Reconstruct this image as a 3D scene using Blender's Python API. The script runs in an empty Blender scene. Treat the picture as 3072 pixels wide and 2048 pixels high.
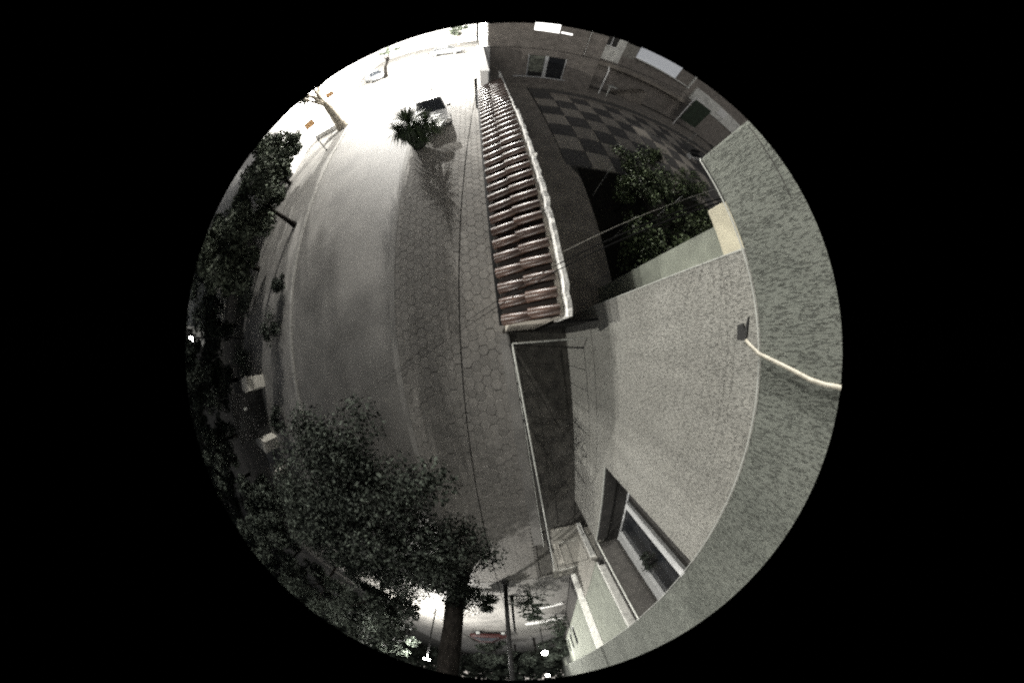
import bpy, bmesh, math, random
import numpy as np
from mathutils import Matrix, Vector
random.seed(7); RNG = np.random.default_rng(7)
sc = bpy.context.scene
R = math.radians

# ------------------------------------------------------------------ camera
cd = bpy.data.cameras.new('fisheye_camera'); cam = bpy.data.objects.new('fisheye_camera', cd)
sc.collection.objects.link(cam); sc.camera = cam
cd.type = 'PANO'; cd.panorama_type = 'FISHEYE_LENS_POLYNOMIAL'; cd.fisheye_fov = math.pi
cd.sensor_fit = 'HORIZONTAL'; cd.sensor_width = 36.0; cd.sensor_height = 36.0*682/1024
cd.fisheye_polynomial_k0 = 0
cd.fisheye_polynomial_k1 = -(math.pi/2)/(329.0*36/1024)
cd.fisheye_polynomial_k2 = 0; cd.fisheye_polynomial_k3 = 0; cd.fisheye_polynomial_k4 = 0
cd.shift_x = -(514.3-512)/1024; cd.shift_y = (350.6-341)/682
cd.clip_start = 0.02; cd.clip_end = 2000
CH = 6.0
up = Vector((.070, -.028, .997)).normalized()
yv = Vector((-.125, .992, 0)); yv = (yv-up*yv.dot(up)).normalized(); xv = yv.cross(up)
cam.matrix_world = Matrix.Translation((0, 0, CH)) @ Matrix((xv, yv, up)).to_4x4()

# ------------------------------------------------------------------ world: night sky
w = bpy.data.worlds.new('World'); sc.world = w; w.use_nodes = True
nt = w.node_tree; bg = nt.nodes['Background']
sky = nt.nodes.new('ShaderNodeTexSky'); sky.sky_type = 'NISHITA'; sky.sun_disc = False
sky.sun_elevation = R(25); sky.sun_rotation = R(200); sky.air_density = 1.0; sky.dust_density = 3.0
hsv = nt.nodes.new('ShaderNodeHueSaturation'); hsv.inputs['Saturation'].default_value = 0.25
nt.links.new(sky.outputs[0], hsv.inputs['Color']); nt.links.new(hsv.outputs[0], bg.inputs[0])
bg.inputs[1].default_value = 0.045
sun = bpy.data.lights.new('moonlight', 'SUN'); sun.energy = 0.02; sun.angle = R(2); sun.color = (.9, .95, 1)
so = bpy.data.objects.new('moonlight', sun); sc.collection.objects.link(so)
so.rotation_euler = (R(50), 0, R(20)); so.location = (0, 0, 60)
sc.view_settings.view_transform = 'Standard'; sc.view_settings.look = 'None'
sc.view_settings.exposure = 0.0; sc.view_settings.gamma = 1.0; sc.view_settings.use_curve_mapping = False
sc.cycles.use_denoising = False
sc.cycles.filter_width = 2.2
sc.cycles.max_bounces = 4; sc.cycles.diffuse_bounces = 2; sc.cycles.glossy_bounces = 2
sc.cycles.use_adaptive_sampling = False
sc.cycles.sample_clamp_indirect = 2.0

# ------------------------------------------------------------------ helpers
def link(o): sc.collection.objects.link(o); return o
def tag(o, label=None, cat=None, group=None, kind=None):
    if label: o['label'] = label
    if cat: o['category'] = cat
    if group: o['group'] = group
    if kind: o['kind'] = kind
    return o
def thing(name, label, cat, loc=(0, 0, 0), rz=0, group=None):
    o = link(bpy.data.objects.new(name, None)); o.location = loc; o.rotation_euler = (0, 0, rz)
    o.empty_display_size = .1
    return tag(o, label, cat, group)
def newobj(name, me, parent=None, loc=None):
    o = link(bpy.data.objects.new(name, me))
    if parent: o.parent = parent
    if loc: o.location = loc
    return o
class MB:
    def __init__(s): s.bm = bmesh.new()
    def box(s, x0, y0, z0, x1, y1, z1, bev=0):
        r = bmesh.ops.create_cube(s.bm, size=1)['verts']
        for v in r:
            v.co = Vector(((x0+x1)/2+v.co.x*(x1-x0), (y0+y1)/2+v.co.y*(y1-y0), (z0+z1)/2+v.co.z*(z1-z0)))
        if bev:
            es = list({e for v in r for e in v.link_edges})
            bmesh.ops.bevel(s.bm, geom=es, offset=bev, segments=2, affect='EDGES', profile=.6)
        return s
    def tube(s, pts, rad, seg=8, cap=True):
        pts = [Vector(p) for p in pts]; n = len(pts)
        if not hasattr(rad, '__len__'): rad = [rad]*n
        rings = []; prev = None
        for i, p in enumerate(pts):
            t = (pts[min(i+1, n-1)]-pts[max(i-1, 0)]).normalized()
            if prev is None:
                a = t.orthogonal().normalized()
            else:
                a = (prev-t*prev.dot(t)).normalized()
            prev = a; b = t.cross(a)
            rings.append([s.bm.verts.new(p+(a*math.cos(2*math.pi*k/seg)+b*math.sin(2*math.pi*k/seg))*rad[i]) for k in range(seg)])
        for r0, r1 in zip(rings, rings[1:]):
            for k in range(seg):
                s.bm.faces.new((r0[k], r0[(k+1) % seg], r1[(k+1) % seg], r1[k]))
        if cap:
            s.bm.faces.new(rings[0][::-1]); s.bm.faces.new(rings[-1])
        return s
    def poly(s, pts, z0, z1):
        a = [s.bm.verts.new((p[0], p[1], z0)) for p in pts]; b = [s.bm.verts.new((p[0], p[1], z1)) for p in pts]
        s.bm.faces.new(a[::-1]); s.bm.faces.new(b)
        for i in range(len(a)):
            j = (i+1) % len(a); s.bm.faces.new((a[i], a[j], b[j], b[i]))
        return s
    def sphere(s, c, r, sub=2, scale=(1, 1, 1)):
        v = bmesh.ops.create_icosphere(s.bm, subdivisions=sub, radius=r)['verts']
        for q in v: q.co = Vector((q.co.x*scale[0]+c[0], q.co.y*scale[1]+c[1], q.co.z*scale[2]+c[2]))
        return s
    def quad(s, a, b, c, d):
        s.bm.faces.new([s.bm.verts.new(p) for p in (a, b, c, d)]); return s
    def build(s, name, mat, parent=None, smooth=False, loc=None):
        bmesh.ops.recalc_face_normals(s.bm, faces=s.bm.faces)
        me = bpy.data.meshes.new(name); s.bm.to_mesh(me); s.bm.free()
        if smooth:
            for p in me.polygons: p.use_smooth = True
        me.materials.append(mat)
        return newobj(name, me, parent, loc)

# materials ---------------------------------------------------------
def mat(name, col, rough=.8, var=.15, scale=6, bump=0, bscale=30, metal=0, spec=.5, rnd=0, island=0, stretch=None, col2=None, detail=5):
    m = bpy.data.materials.new(name); m.use_nodes = True; n = m.node_tree.nodes; l = m.node_tree.links
    b = n['Principled BSDF']; b.inputs['Roughness'].default_value = rough; b.inputs['Metallic'].default_value = metal
    b.inputs['Specular IOR Level'].default_value = spec
    tc = n.new('ShaderNodeTexCoord'); mp = n.new('ShaderNodeMapping'); l.new(tc.outputs['Object'], mp.inputs[0])
    if stretch: mp.inputs['Scale'].default_value = stretch
    no = n.new('ShaderNodeTexNoise'); no.inputs['Scale'].default_value = scale; no.inputs['Detail'].default_value = detail
    l.new(mp.outputs[0], no.inputs['Vector'])
    mx = n.new('ShaderNodeMix'); mx.data_type = 'RGBA'
    c2 = col2 or [min(1, c*(1+var*2)) for c in col]
    mx.inputs[6].default_value = (*[c*(1-var*2) if not col2 else c for c in col], 1); mx.inputs[7].default_value = (*c2, 1)
    mr = n.new('ShaderNodeMapRange'); mr.inputs[1].default_value = .3; mr.inputs[2].default_value = .7
    l.new(no.outputs[0], mr.inputs[0]); l.new(mr.outputs[0], mx.inputs[0])
    out = mx.outputs[2]
    if rnd or island:
        src = n.new('ShaderNodeObjectInfo').outputs['Random'] if rnd else n.new('ShaderNodeNewGeometry').outputs['Random Per Island']
        q = n.new('ShaderNodeMapRange'); k = rnd or island
        q.inputs[3].default_value = 1-k; q.inputs[4].default_value = 1+k
        l.new(src, q.inputs[0])
        hv = n.new('ShaderNodeHueSaturation'); l.new(q.outputs[0], hv.inputs['Value']); l.new(out, hv.inputs['Color'])
        out = hv.outputs[0]
    l.new(out, b.inputs['Base Color'])
    if bump:
        nb = n.new('ShaderNodeTexNoise'); nb.inputs['Scale'].default_value = bscale; nb.inputs['Detail'].default_value = 6
        l.new(mp.outputs[0], nb.inputs['Vector'])
        bp = n.new('ShaderNodeBump'); bp.inputs['Strength'].default_value = 1; bp.inputs['Distance'].default_value = bump
        l.new(nb.outputs[0], bp.inputs['Height']); l.new(bp.outputs[0], b.inputs['Normal'])
    return m
def stucco(name, col, col2, depth=.006):
    """scratched render: irregular grooves that run mostly along the wall, softened by dirt"""
    m = bpy.data.materials.new(name); m.use_nodes = True; n = m.node_tree.nodes; l = m.node_tree.links
    b = n['Principled BSDF']; b.inputs['Roughness'].default_value = .95; b.inputs['Specular IOR Level'].default_value = .2
    tc = n.new('ShaderNodeTexCoord')
    def noise(scale, st, det=3, dist=0.0):
        mp = n.new('ShaderNodeMapping'); mp.inputs['Scale'].default_value = st; l.new(tc.outputs['Object'], mp.inputs[0])
        a = n.new('ShaderNodeTexNoise'); a.inputs['Scale'].default_value = scale; a.inputs['Detail'].default_value = det
        a.inputs['Distortion'].default_value = dist
        l.new(mp.outputs[0], a.inputs['Vector']); return a.outputs[0]
    g = noise(23, (1, 4.4, .9), 4, .8)
    gr = n.new('ShaderNodeMapRange'); gr.inputs[1].default_value = .39; gr.inputs[2].default_value = .46; l.new(g, gr.inputs[0])
    big = noise(1.3, (1, 1, 1), 6); bm_ = n.new('ShaderNodeMapRange'); bm_.inputs[1].default_value = .3; bm_.inputs[2].default_value = .7; l.new(big, bm_.inputs[0])
    mx = n.new('ShaderNodeMix'); mx.data_type = 'RGBA'; mx.inputs[6].default_value = (*col, 1); mx.inputs[7].default_value = (*col2, 1)
    l.new(bm_.outputs[0], mx.inputs[0])
    fine = noise(160, (1, 1, 1), 4)
    mu = n.new('ShaderNodeMix'); mu.data_type = 'RGBA'; mu.blend_type = 'MULTIPLY'
    fr = n.new('ShaderNodeMapRange'); fr.inputs[3].default_value = .72; fr.inputs[4].default_value = 1.15; l.new(fine, fr.inputs[0])
    cc = n.new('ShaderNodeCombineColor')
    for i in range(3): l.new(fr.outputs[0], cc.inputs[i])
    mu.inputs[0].default_value = 1; l.new(mx.outputs[2], mu.inputs[6]); l.new(cc.outputs[0], mu.inputs[7])
    gd = n.new('ShaderNodeMapRange'); gd.inputs[3].default_value = .64; gd.inputs[4].default_value = 1; l.new(gr.outputs[0], gd.inputs[0])  # groove shade put into the colour on top of the bump
    c3 = n.new('ShaderNodeCombineColor')
    for i in range(3): l.new(gd.outputs[0], c3.inputs[i])
    m3 = n.new('ShaderNodeMix'); m3.data_type = 'RGBA'; m3.blend_type = 'MULTIPLY'; m3.inputs[0].default_value = 1
    l.new(mu.outputs[2], m3.inputs[6]); l.new(c3.outputs[0], m3.inputs[7])
    st_ = noise(1.1, (1, 2.4, .45), 7, .4); sr = n.new('ShaderNodeMapRange'); sr.inputs[1].default_value = .30; sr.inputs[2].default_value = .55
    sr.inputs[3].default_value = .86; sr.inputs[4].default_value = 1.04; l.new(st_, sr.inputs[0])
    c4 = n.new('ShaderNodeCombineColor')
    for i in range(3): l.new(sr.outputs[0], c4.inputs[i])
    m4 = n.new('ShaderNodeMix'); m4.data_type = 'RGBA'; m4.blend_type = 'MULTIPLY'; m4.inputs[0].default_value = 1
    l.new(m3.outputs[2], m4.inputs[6]); l.new(c4.outputs[0], m4.inputs[7])
    l.new(m4.outputs[2], b.inputs['Base Color'])
    ad = n.new('ShaderNodeMath'); ad.operation = 'MULTIPLY_ADD'; ad.inputs[1].default_value = .35; l.new(fine, ad.inputs[0]); l.new(gr.outputs[0], ad.inputs[2])
    bp = n.new('ShaderNodeBump'); bp.inputs['Distance'].default_value = depth; bp.inputs['Strength'].default_value = 1
    l.new(ad.outputs[0], bp.inputs['Height']); l.new(bp.outputs[0], b.inputs['Normal'])
    return m
def emit(name, col, s):
    m = bpy.data.materials.new(name); m.use_nodes = True; b = m.node_tree.nodes['Principled BSDF']
    b.inputs['Emission Color'].default_value = (*col, 1); b.inputs['Emission Strength'].default_value = s
    b.inputs['Base Color'].default_value = (.8, .8, .8, 1); return m
M = dict(
 soil=mat('soil', (.055, .052, .045), .95, .25, 3, .03, 25),
 asphalt=mat('asphalt', (.122, .118, .110), .62, .17, .55, .006, 90, spec=.5),
 lane=mat('worn_concrete_road', (.155, .15, .14), .75, .12, .9, .006, 60),
 paver=mat('concrete_paver', (.150, .143, .131), .8, .08, 9, .004, 60, rnd=.13),
 paver_s=mat('concrete_paver_far', (.150, .143, .131), .8, .08, 9, .004, 60, island=.13),
 joint=mat('joint_sand', (.095, .09, .082), .95, .2, 20),
 kerb=mat('kerb_concrete', (.23, .225, .21), .85, .12, 5, .004, 50),
 wall=stucco('scratched_stucco', (.275, .272, .248), (.325, .322, .296), .010),
 over=stucco('grey_green_stucco', (.142, .152, .134), (.182, .192, .170), .010),
 neigh=mat('neighbour_render', (.20, .215, .18), .9, .10, 2.2, .004, 60),
 neigh_lit=mat('neighbour_lit_render', (.68, .68, .64), .9, .10, 6, .006, 45),  # lighter copy of the render, lamp light put into the colour
 plinth=mat('plinth_render', (.28, .27, .24), .9, .12, 6, .004, 60),
 beige=mat('beige_render', (.50, .47, .36), .9, .08, 4, .003, 60),
 soff=mat('soffit_render', (.3, .3, .27), .9, .1, 4),
 gwall=mat('garden_wall_render', (.40, .37, .32), .9, .14, 3, .006, 40),
 gwtop=mat('lime_mortar_strip', (.80, .79, .75), .8, .08, 14, .012, 20),
 tile=mat('terracotta_tile', (.060, .036, .027), .34, .22, 7, .0006, 60, spec=.9, rnd=.25),
 tilepan=mat('terracotta_pan', (.02, .013, .01), .6, .25, 8, spec=.3),
 wire=mat('wire_sleeve', (.008, .008, .008), 1, .1, 8, spec=0), bed=mat('damp_bed_soil', (.012, .011, .009), .95, .2, 5, .02, 20, spec=.1), dark=mat('dark_metal', (.012, .012, .012), .7, .2, 8, metal=.0, spec=.15),
 black=mat('black_rubber', (.012, .012, .012), .5, .1, 8),
 steel=mat('galvanised_steel', (.42, .43, .42), .4, .12, 12, metal=.6),
 palerail=mat('pale_painted_steel', (.55, .56, .52), .5, .12, 12),
 white=mat('white_paint', (.78, .78, .76), .5, .05, 5),
 bead=mat('white_drip_bead', (.40, .41, .38), .5, .06, 5),
 cable=mat('grey_cable_sleeve', (.36, .34, .28), .5, .08, 30),
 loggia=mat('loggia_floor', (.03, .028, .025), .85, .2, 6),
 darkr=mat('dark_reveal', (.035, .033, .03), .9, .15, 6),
 glass=mat('window_glass', (.02, .022, .025), .12, .1, 2, spec=.8),
 frame=mat('window_frame', (.55, .56, .56), .4, .06, 6),
 curtain=mat('curtain', (.16, .17, .14), .9, .3, 5),
 backwall=mat('back_building_wall', (.21, .19, .17), .95, .12, 2, .004, 50),
 backpale=mat('pale_building_wall', (.62, .62, .58), .9, .12, 2),
 white2=mat('white_facade', (.80, .79, .77), .8, .05, 2),
 slabA=mat('yard_slab_pale', (.31, .28, .24), .85, .12, 5, .003, 50, rnd=.12),
 slabB=mat('yard_slab_dark', (.085, .08, .076), .85, .15, 5, .003, 50, rnd=.12),
 path=mat('yard_concrete', (.24, .215, .185), .9, .14, 1.5, .004, 40),
 bark=mat('bark', (.007, .0062, .0055), .95, .3, 8, .02, 18, stretch=(1, 1, .3), spec=.03),
 barkp=mat('pale_bark', (.28, .25, .2), .95, .3, 8, .02, 18, stretch=(1, 1, .3)),
 leaf=mat('leaf', (.046, .054, .040), .8, .2, 3, island=.8, spec=.1),
 leafd=mat('dark_leaf', (.027, .032, .026), .8, .2, 3, island=.8, spec=.1),
 vine=mat('vine_leaf', (.050, .066, .032), .6, .3, 3, island=.95, spec=.2),
 yucca=mat('yucca_blade', (.03, .045, .022), .5, .3, 3, island=.4),
 conifer=mat('conifer_needles', (.02, .03, .018), .8, .2, 3, island=.4),
 orange=mat('orange_board', (.42, .25, .12), .7, .1, 5),
 carw=mat('car_white_paint', (.72, .72, .72), .22, .02, 2, spec=.6),
 carg=mat('car_grey_paint', (.12, .125, .13), .3, .03, 2, spec=.6),
 carr=mat('car_red_paint', (.020, .0035, .003), .5, .03, 2, spec=.2),
 tyre=mat('tyre', (.012, .012, .012), .8, .1, 8),
 plast=mat('dark_plastic', (.025, .025, .025), .6, .1, 8),
 lens=mat('lamp_lens', (.5, .5, .5), .1, .05, 4, spec=.8),
 glow=emit('lamp_glow', (1, .98, .94), 60), panelglow=emit('panel_glow', (.80, .88, 1), .15), litwin=emit('lit_window', (1, .98, .93), 3.0),  # panel glow is added emission in place of light on a courtyard panel
)
_n = M['tile'].node_tree; _b = _n.nodes['Principled BSDF']; _b.inputs['Anisotropic'].default_value = .9
_t = _n.nodes.new('ShaderNodeTangent'); _t.direction_type = 'RADIAL'; _t.axis = 'X'; _n.links.new(_t.outputs[0], _b.inputs['Tangent'])
_b.inputs['Anisotropic Rotation'].default_value = .25; _b.inputs['Roughness'].default_value = .42
def jitter_line(a, b, n, amp):
    a, b = Vector(a), Vector(b)
    return [a.lerp(b, i/n)+Vector([random.uniform(-amp, amp) for _ in range(3)]) for i in range(n+1)]
def sag(a, b, n, s):
    a, b = Vector(a), Vector(b)
    return [a.lerp(b, i/n)-Vector((0, 0, s*4*(i/n)*(1-i/n))) for i in range(n+1)]

# ------------------------------------------------------------------ lights of the street
def point(name, loc, power, rad=.12, col=(1, .97, .91), parent=None):
    l = bpy.data.lights.new(name, 'POINT'); l.energy = power; l.shadow_soft_size = rad; l.color = col
    o = bpy.data.objects.new(name, l); link(o); o.location = loc
    if parent: o.parent = parent
    return o
def spot(name, loc, to, power, ang, rad=.1, col=(1, .98, .93), blend=.3, parent=None):
    l = bpy.data.lights.new(name, 'SPOT'); l.energy = power; l.shadow_soft_size = rad; l.color = col
    l.spot_size = R(ang); l.spot_blend = blend
    o = bpy.data.objects.new(name, l); link(o); o.location = loc
    o.rotation_euler = (Vector(to)-Vector(loc)).to_track_quat('-Z', 'Y').to_euler()
    if parent: o.parent = parent
    return o

# ================================================================== ground
def slab(name, pts, z0, z1, m, kind='structure', parent=None):
    o = MB().poly(pts, z0, z1).build(name, m, parent)
    if kind: o['kind'] = kind
    return o
slab('ground', [(-300, -300), (300, -300), (300, 300), (-300, 300)], -.4, -.06, M['soil'])
slab('road', [(-9.0, -60), (-3.34, -60), (-3.34, 90), (-9.0, 90)], -.3, 0.0, M['asphalt'])
slab('side_street', [(-9.0, 19.3), (.75, 19.3), (.75, 90), (-3.33, 90), (-3.33, 19.31), (-9, 19.31)], -.28, .002, M['asphalt'])
far_pave = slab('far_pavement', [(-16, -60), (-9.14, -60), (-9.14, 90), (-16, 90)], -.3, .10, M['lane'])
k = MB()
for i in range(-24, 60):
    y = i*1.0+.0
    k.box(-9.135, y+.008, -.25, -9.0, y+.992, .115, .012)
kerb = k.build('far_kerb', M['kerb']); kerb['kind'] = 'structure'
slab('flush_kerb', [(-3.338, -60), (-3.13, -60), (-3.13, 19.2), (-3.338, 19.2)], -.25, .016, M['lane'])

# hexagonal pavers of the near pavement
pave = slab('pavement', [(-3.235, -12.5), (.28, -12.5), (.28, 19.2), (-3.235, 19.2)], -.25, -.022, M['joint'])
hexR = .172; fl = hexR*math.sqrt(3)
def hex_pts(cx, cy, r): return [(cx+r*math.cos(R(60*k)), cy+r*math.sin(R(60*k))) for k in range(6)]
cells = []
col = 0; x = -3.235+hexR
while x < .20:
    y = -12.3+(fl/2 if col % 2 else 0)
    while y < 19.1:
        cells.append((x, y)); y += fl
    x += hexR*1.5; col += 1
def vis(c):
    x, y = c
    d = math.hypot(x, y)
    return (y > 1.2 and x < -.0) and d or 1000+d
cells.sort(key=vis)
hm = bmesh.new()
def hexmesh(bm, cx, cy, r, z1, tx=0, ty=0, ch=.006):
    lo = [bm.verts.new((px, py, -.02)) for px, py in hex_pts(cx, cy, r)]
    mid = [bm.verts.new((px, py, z1-ch+tx*(px-cx)+ty*(py-cy))) for px, py in hex_pts(cx, cy, r)]
    hi = [bm.verts.new((px, py, z1+tx*(px-cx)+ty*(py-cy))) for px, py in hex_pts(cx, cy, r-ch)]
    for k in range(6):
        j = (k+1) % 6
        bm.faces.new((lo[k], lo[j], mid[j], mid[k])); bm.faces.new((mid[k], mid[j], hi[j], hi[k]))
    bm.faces.new(hi)
hexmesh(hm, 0, 0, hexR-.005, .006)
me = bpy.data.meshes.new('paver'); hm.to_mesh(me); hm.free(); me.materials.append(M['paver'])
for (cx, cy) in cells[:300]:
    o = newobj('paver', me, pave, (cx, cy, random.uniform(-.006, .003)))
    o.rotation_euler = (random.gauss(0, .010), random.gauss(0, .010), random.choice([0, 1, 2])*R(60)+random.gauss(0, .01))
hb = bmesh.new()
for (cx, cy) in cells[300:]:
    hexmesh(hb, cx, cy, hexR-.005, .006+random.uniform(-.006, .003), random.gauss(0, .01), random.gauss(0, .01))
me = bpy.data.meshes.new('remaining_pavers'); hb.to_mesh(me); hb.free(); me.materials.append(M['paver_s'])
newobj('remaining_pavers', me, pave)['kind'] = 'stuff'
slab('lower_pavement', [(-3.235, -60), (1.95, -60), (1.95, -12.52), (-3.235, -12.52)], -.25, .004, M['lane'])
for i, (x0, x1, yy) in enumerate([(-.1, 1.62, -18.9), (-1.6, 1.7, -24.6)]):
    kb = slab('white_kerb', [(x0, yy-.14-.1*i), (x1, yy), (x1, yy+.34+.2*i), (x0, yy+.2+.1*i)], .0, .13, M['white'])

# front yard strip between railing and house
slab('front_yard', [(.285, -7.7), (1.99, -7.7), (1.99, .3), (.285, .3)], -.2, -.03, M['soil'])

# ================================================================== own house
house = thing('house', 'grey stuccoed house wall with overhanging upper storey and recessed loggia, right side of the photo', 'house', (2, 0, 0))
def hb_(name, b, m, parent=house, **k):
    o = b.build(name, m, parent, **k); o.matrix_parent_inverse = Matrix.Translation((-2, 0, 0)); return o
ZS = 2.22       # loggia sill height
def wallseg(name, x0, y0, z0, x1, y1, z1, m=None, bev=.004):
    return hb_(name, MB().box(x0, y0, z0, x1, y1, z1, bev), m or M['wall'])
wallseg('wall', 2.0, -3.03, -.1, 2.35, .57, 5.8)
wallseg('wall', 2.0, -6.12, -.1, 2.35, -3.032, ZS)
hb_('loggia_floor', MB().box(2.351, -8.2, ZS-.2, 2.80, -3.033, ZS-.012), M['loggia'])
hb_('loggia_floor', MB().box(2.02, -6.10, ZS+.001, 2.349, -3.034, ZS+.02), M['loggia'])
hb_('sill_trim', MB().box(1.985, -6.13, ZS-.012, 2.018, -3.034, ZS+.022, .004), M['bead'])
# loggia back wall and its windows
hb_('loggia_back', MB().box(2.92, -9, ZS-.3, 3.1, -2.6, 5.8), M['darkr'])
wf = hb_('window', MB().box(2.80, -8.6, ZS-.01, 2.84, -3.0, ZS+.05, .004), M['frame'])
for (ya, yb) in ((-4.83, -4.60), (-6.42, -6.05), (-3.9, -3.84)):
    o = MB().box(2.77, ya, ZS+.051, 2.86, yb, 5.75, .006).build('frame', M['frame'], wf)
o = MB().box(2.865, -6.05, ZS+.051, 2.875, -4.83, 5.75).build('pane', M['glass'], wf)
o = MB().box(2.866, -4.60, ZS+.051, 2.876, -3.0, 5.75).build('pane', M['darkr'], wf)
cu = MB()
for i in range(16):
    y = -6.0+i*.045; cu.box(2.885, y, ZS+.3, 2.895+.012*(i % 2), y+.045, 5.7)
cu.build('curtain', M['curtain'], wf)
hb_('corner_trim', MB().box(2.0, -6.16, ZS+.03, 2.03, -6.13, 5.7), M['bead'])
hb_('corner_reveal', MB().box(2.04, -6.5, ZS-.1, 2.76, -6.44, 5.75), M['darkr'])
hp = thing('hanging_plant', 'dark trailing plant hanging before the loggia window on the right', 'plant', (2.70, -5.35, 4.1))
MB().tube([(0, 0, .02), (0, 0, 1.36)], .005, 5).build('cord', M['dark'], hp)
MB().tube([(0, 0, -.08), (0, 0, .04)], [.07, .10], 10).build('pot', M['dark'], hp)
# overhanging upper storey
XO, ZO = 1.5, CH-.52
ov = MB()
ov.box(XO, -40, ZO, 6, 1.17, ZO+4.0)
ovo = hb_('upper_storey', ov, M['over'])
bv = ovo.modifiers.new('b', 'BEVEL'); bv.width = .035; bv.segments = 3; bv.limit_method = 'ANGLE'
for p in ovo.data.polygons: p.use_smooth = False
hb_('drip_bead', MB().tube([(XO+.06, 1.176, ZO-.002), (XO+.02, 1.17, ZO-.003), (XO-.002, 1.14, ZO-.004), (XO-.004, 1.08, ZO-.004)]+[(XO-.004, y, ZO-.004) for y in (0, -2, -6, -12, -39)], .0065, 6), M['bead'])
hb_('soffit', MB().box(XO+.05, -39.9, ZO-.006, 5.9, 1.12, ZO-.001), M['soff'])
hb_('corner_bead', MB().box(1.998, .56, -.05, 2.003, .573, 5.75), M['bead'])
hb_('groove_strip', MB().tube([(2.6, 1.178, 6.0), (1.55, 1.178, 6.02), (1.497, 1.12, 6.02), (1.497, .6, 5.98)], .004, 5), M['darkr'])
# setback wing
hb_('wing_wall', MB().box(3.32, -1.0, -.1, 3.6, 1.42, 4.5, .004), M['neigh'])
hb_('wing_beam', MB().box(3.22, -1.0, 4.502, 3.8, 1.66, 5.9, .02), M['beige'])
hb_('wing_side', MB().box(2.36, .2, -.1, 3.3, .45, 5.7), M['plinth'])

# service cable out of the wall and its black clip
pts = [(1.478, -.38, 6.35), (1.478, -.352, 6.08), (1.477, -.35, 5.99), (1.476, -.334, 5.874), (1.475, -.304, 5.774), (1.475, -.265, 5.639), (1.474, -.216, 5.483), (1.476, -.158, 5.403), (1.485, -.137, 5.379)]
tag(MB().tube(pts, .0135, 10).build('cable', M['cable'], smooth=True), 'pale thick cable hanging down the overhanging grey wall near the right rim', 'cable')
plug = thing('cable_junction', 'small black connector box at the lower end of the pale cable below the overhang', 'connector', (1.49, -.1, 5.35))
def plugbox(name, pl, m):
    bm = MB()
    a = [bm.bm.verts.new((1.48-1.49, y+.1, z-5.35)) for y, z in pl]; b = [bm.bm.verts.new((1.515-1.49, y+.1, z-5.35)) for y, z in pl]
    bm.bm.faces.new(a); bm.bm.faces.new(b[::-1])
    for i in range(len(a)): bm.bm.faces.new((a[i], a[(i+1) % len(a)], b[(i+1) % len(a)], b[i]))
    return bm.build(name, m, plug)
plugbox('body', [(-.138, 5.378), (-.136, 5.304), (-.04, 5.315), (-.03, 5.36), (-.075, 5.372)], M['black'])
plugbox('tab', [(-.14, 5.379), (-.073, 5.373), (.008, 5.412), (-.05, 5.40)], M['black'])

# ================================================================== garden wall with tiled coping
gw = thing('garden_wall', 'high garden wall topped by two rows of brown roof tiles, running up the middle of the photo', 'garden wall', (0, 0, 0))
MB().box(.22, .36, -.1, .95, 9.72, 2.42).build('wall', M['gwall'], gw)
# coping slope: from street side (x .1, z 2.5) to yard side (x .98, z 2.98)
ang = math.atan2(.46, .90)
T0 = Vector((.12, 0, 2.50)); rot = Matrix.Rotation(-ang, 4, 'Y')
pb = MB(); pb.box(0, .33, -.05, 1.0, 9.76, -.012)
pan = pb.build('tile_bed', M['tilepan'], gw); pan.matrix_local = Matrix.Translation(T0) @ rot
MB().box(.035, .33, 2.40, .115, 9.78, 2.50, .01).build('gutter', M['dark'], gw)
def tilemesh(L, r0, r1):
    bm = bmesh.new(); seg = 11; th = .014
    prof = []
    for xx, r in ((0, r0), (L*.5, (r0+r1)/2), (L, r1)):
        o_ = [bm.verts.new((xx, r*math.cos(math.pi*k/seg), .78*r*math.sin(math.pi*k/seg))) for k in range(seg+1)]
        i_ = [bm.verts.new((xx, (r-th)*math.cos(math.pi*k/seg), .78*(r-th)*math.sin(math.pi*k/seg))) for k in range(seg+1)]
        prof.append((o_, i_))
    for (o0, i0), (o1, i1) in zip(prof, prof[1:]):
        for k in range(seg):
            bm.faces.new((o0[k], o0[k+1], o1[k+1], o1[k])); bm.faces.new((i0[k+1], i0[k], i1[k], i1[k+1]))
        bm.faces.new((o0[0], o1[0], i1[0], i0[0])); bm.faces.new((o1[-1], o0[-1], i0[-1], i1[-1]))
    for o_, i_ in (prof[0], prof[-1]):
        for k in range(seg): bm.faces.new((o_[k], i_[k], i_[k+1], o_[k+1]))
    bmesh.ops.recalc_face_normals(bm, faces=bm.faces)
    me = bpy.data.meshes.new('tile'); bm.to_mesh(me); bm.free(); me.materials.append(M['tile'])
    for p in me.polygons: p.use_smooth = True
    return me
tlow = tilemesh(.50, .098, .080); tup = tilemesh(.52, .098, .082)
NT = 34; pitch = (9.66-.40)/(NT-1)
cpan = bmesh.new()
for i in range(NT):
    y = .42+i*pitch
    for row, (x0, mesh, dz) in enumerate(((-.01, tlow, 0.0), (.46, tup, .016))):
        o = newobj('tile', mesh, gw)
        dy = (0.012 if row else -.012)+random.gauss(0, .005)
        o.matrix_local = Matrix.Translation(T0) @ rot @ Matrix.Translation((x0+random.gauss(0, .006), y+dy, dz+random.uniform(0, .006))) @ Matrix.Rotation(R(-2.2)+random.gauss(0, .006), 4, 'Y') @ Matrix.Rotation(random.gauss(0, .012), 4, 'Z')
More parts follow.
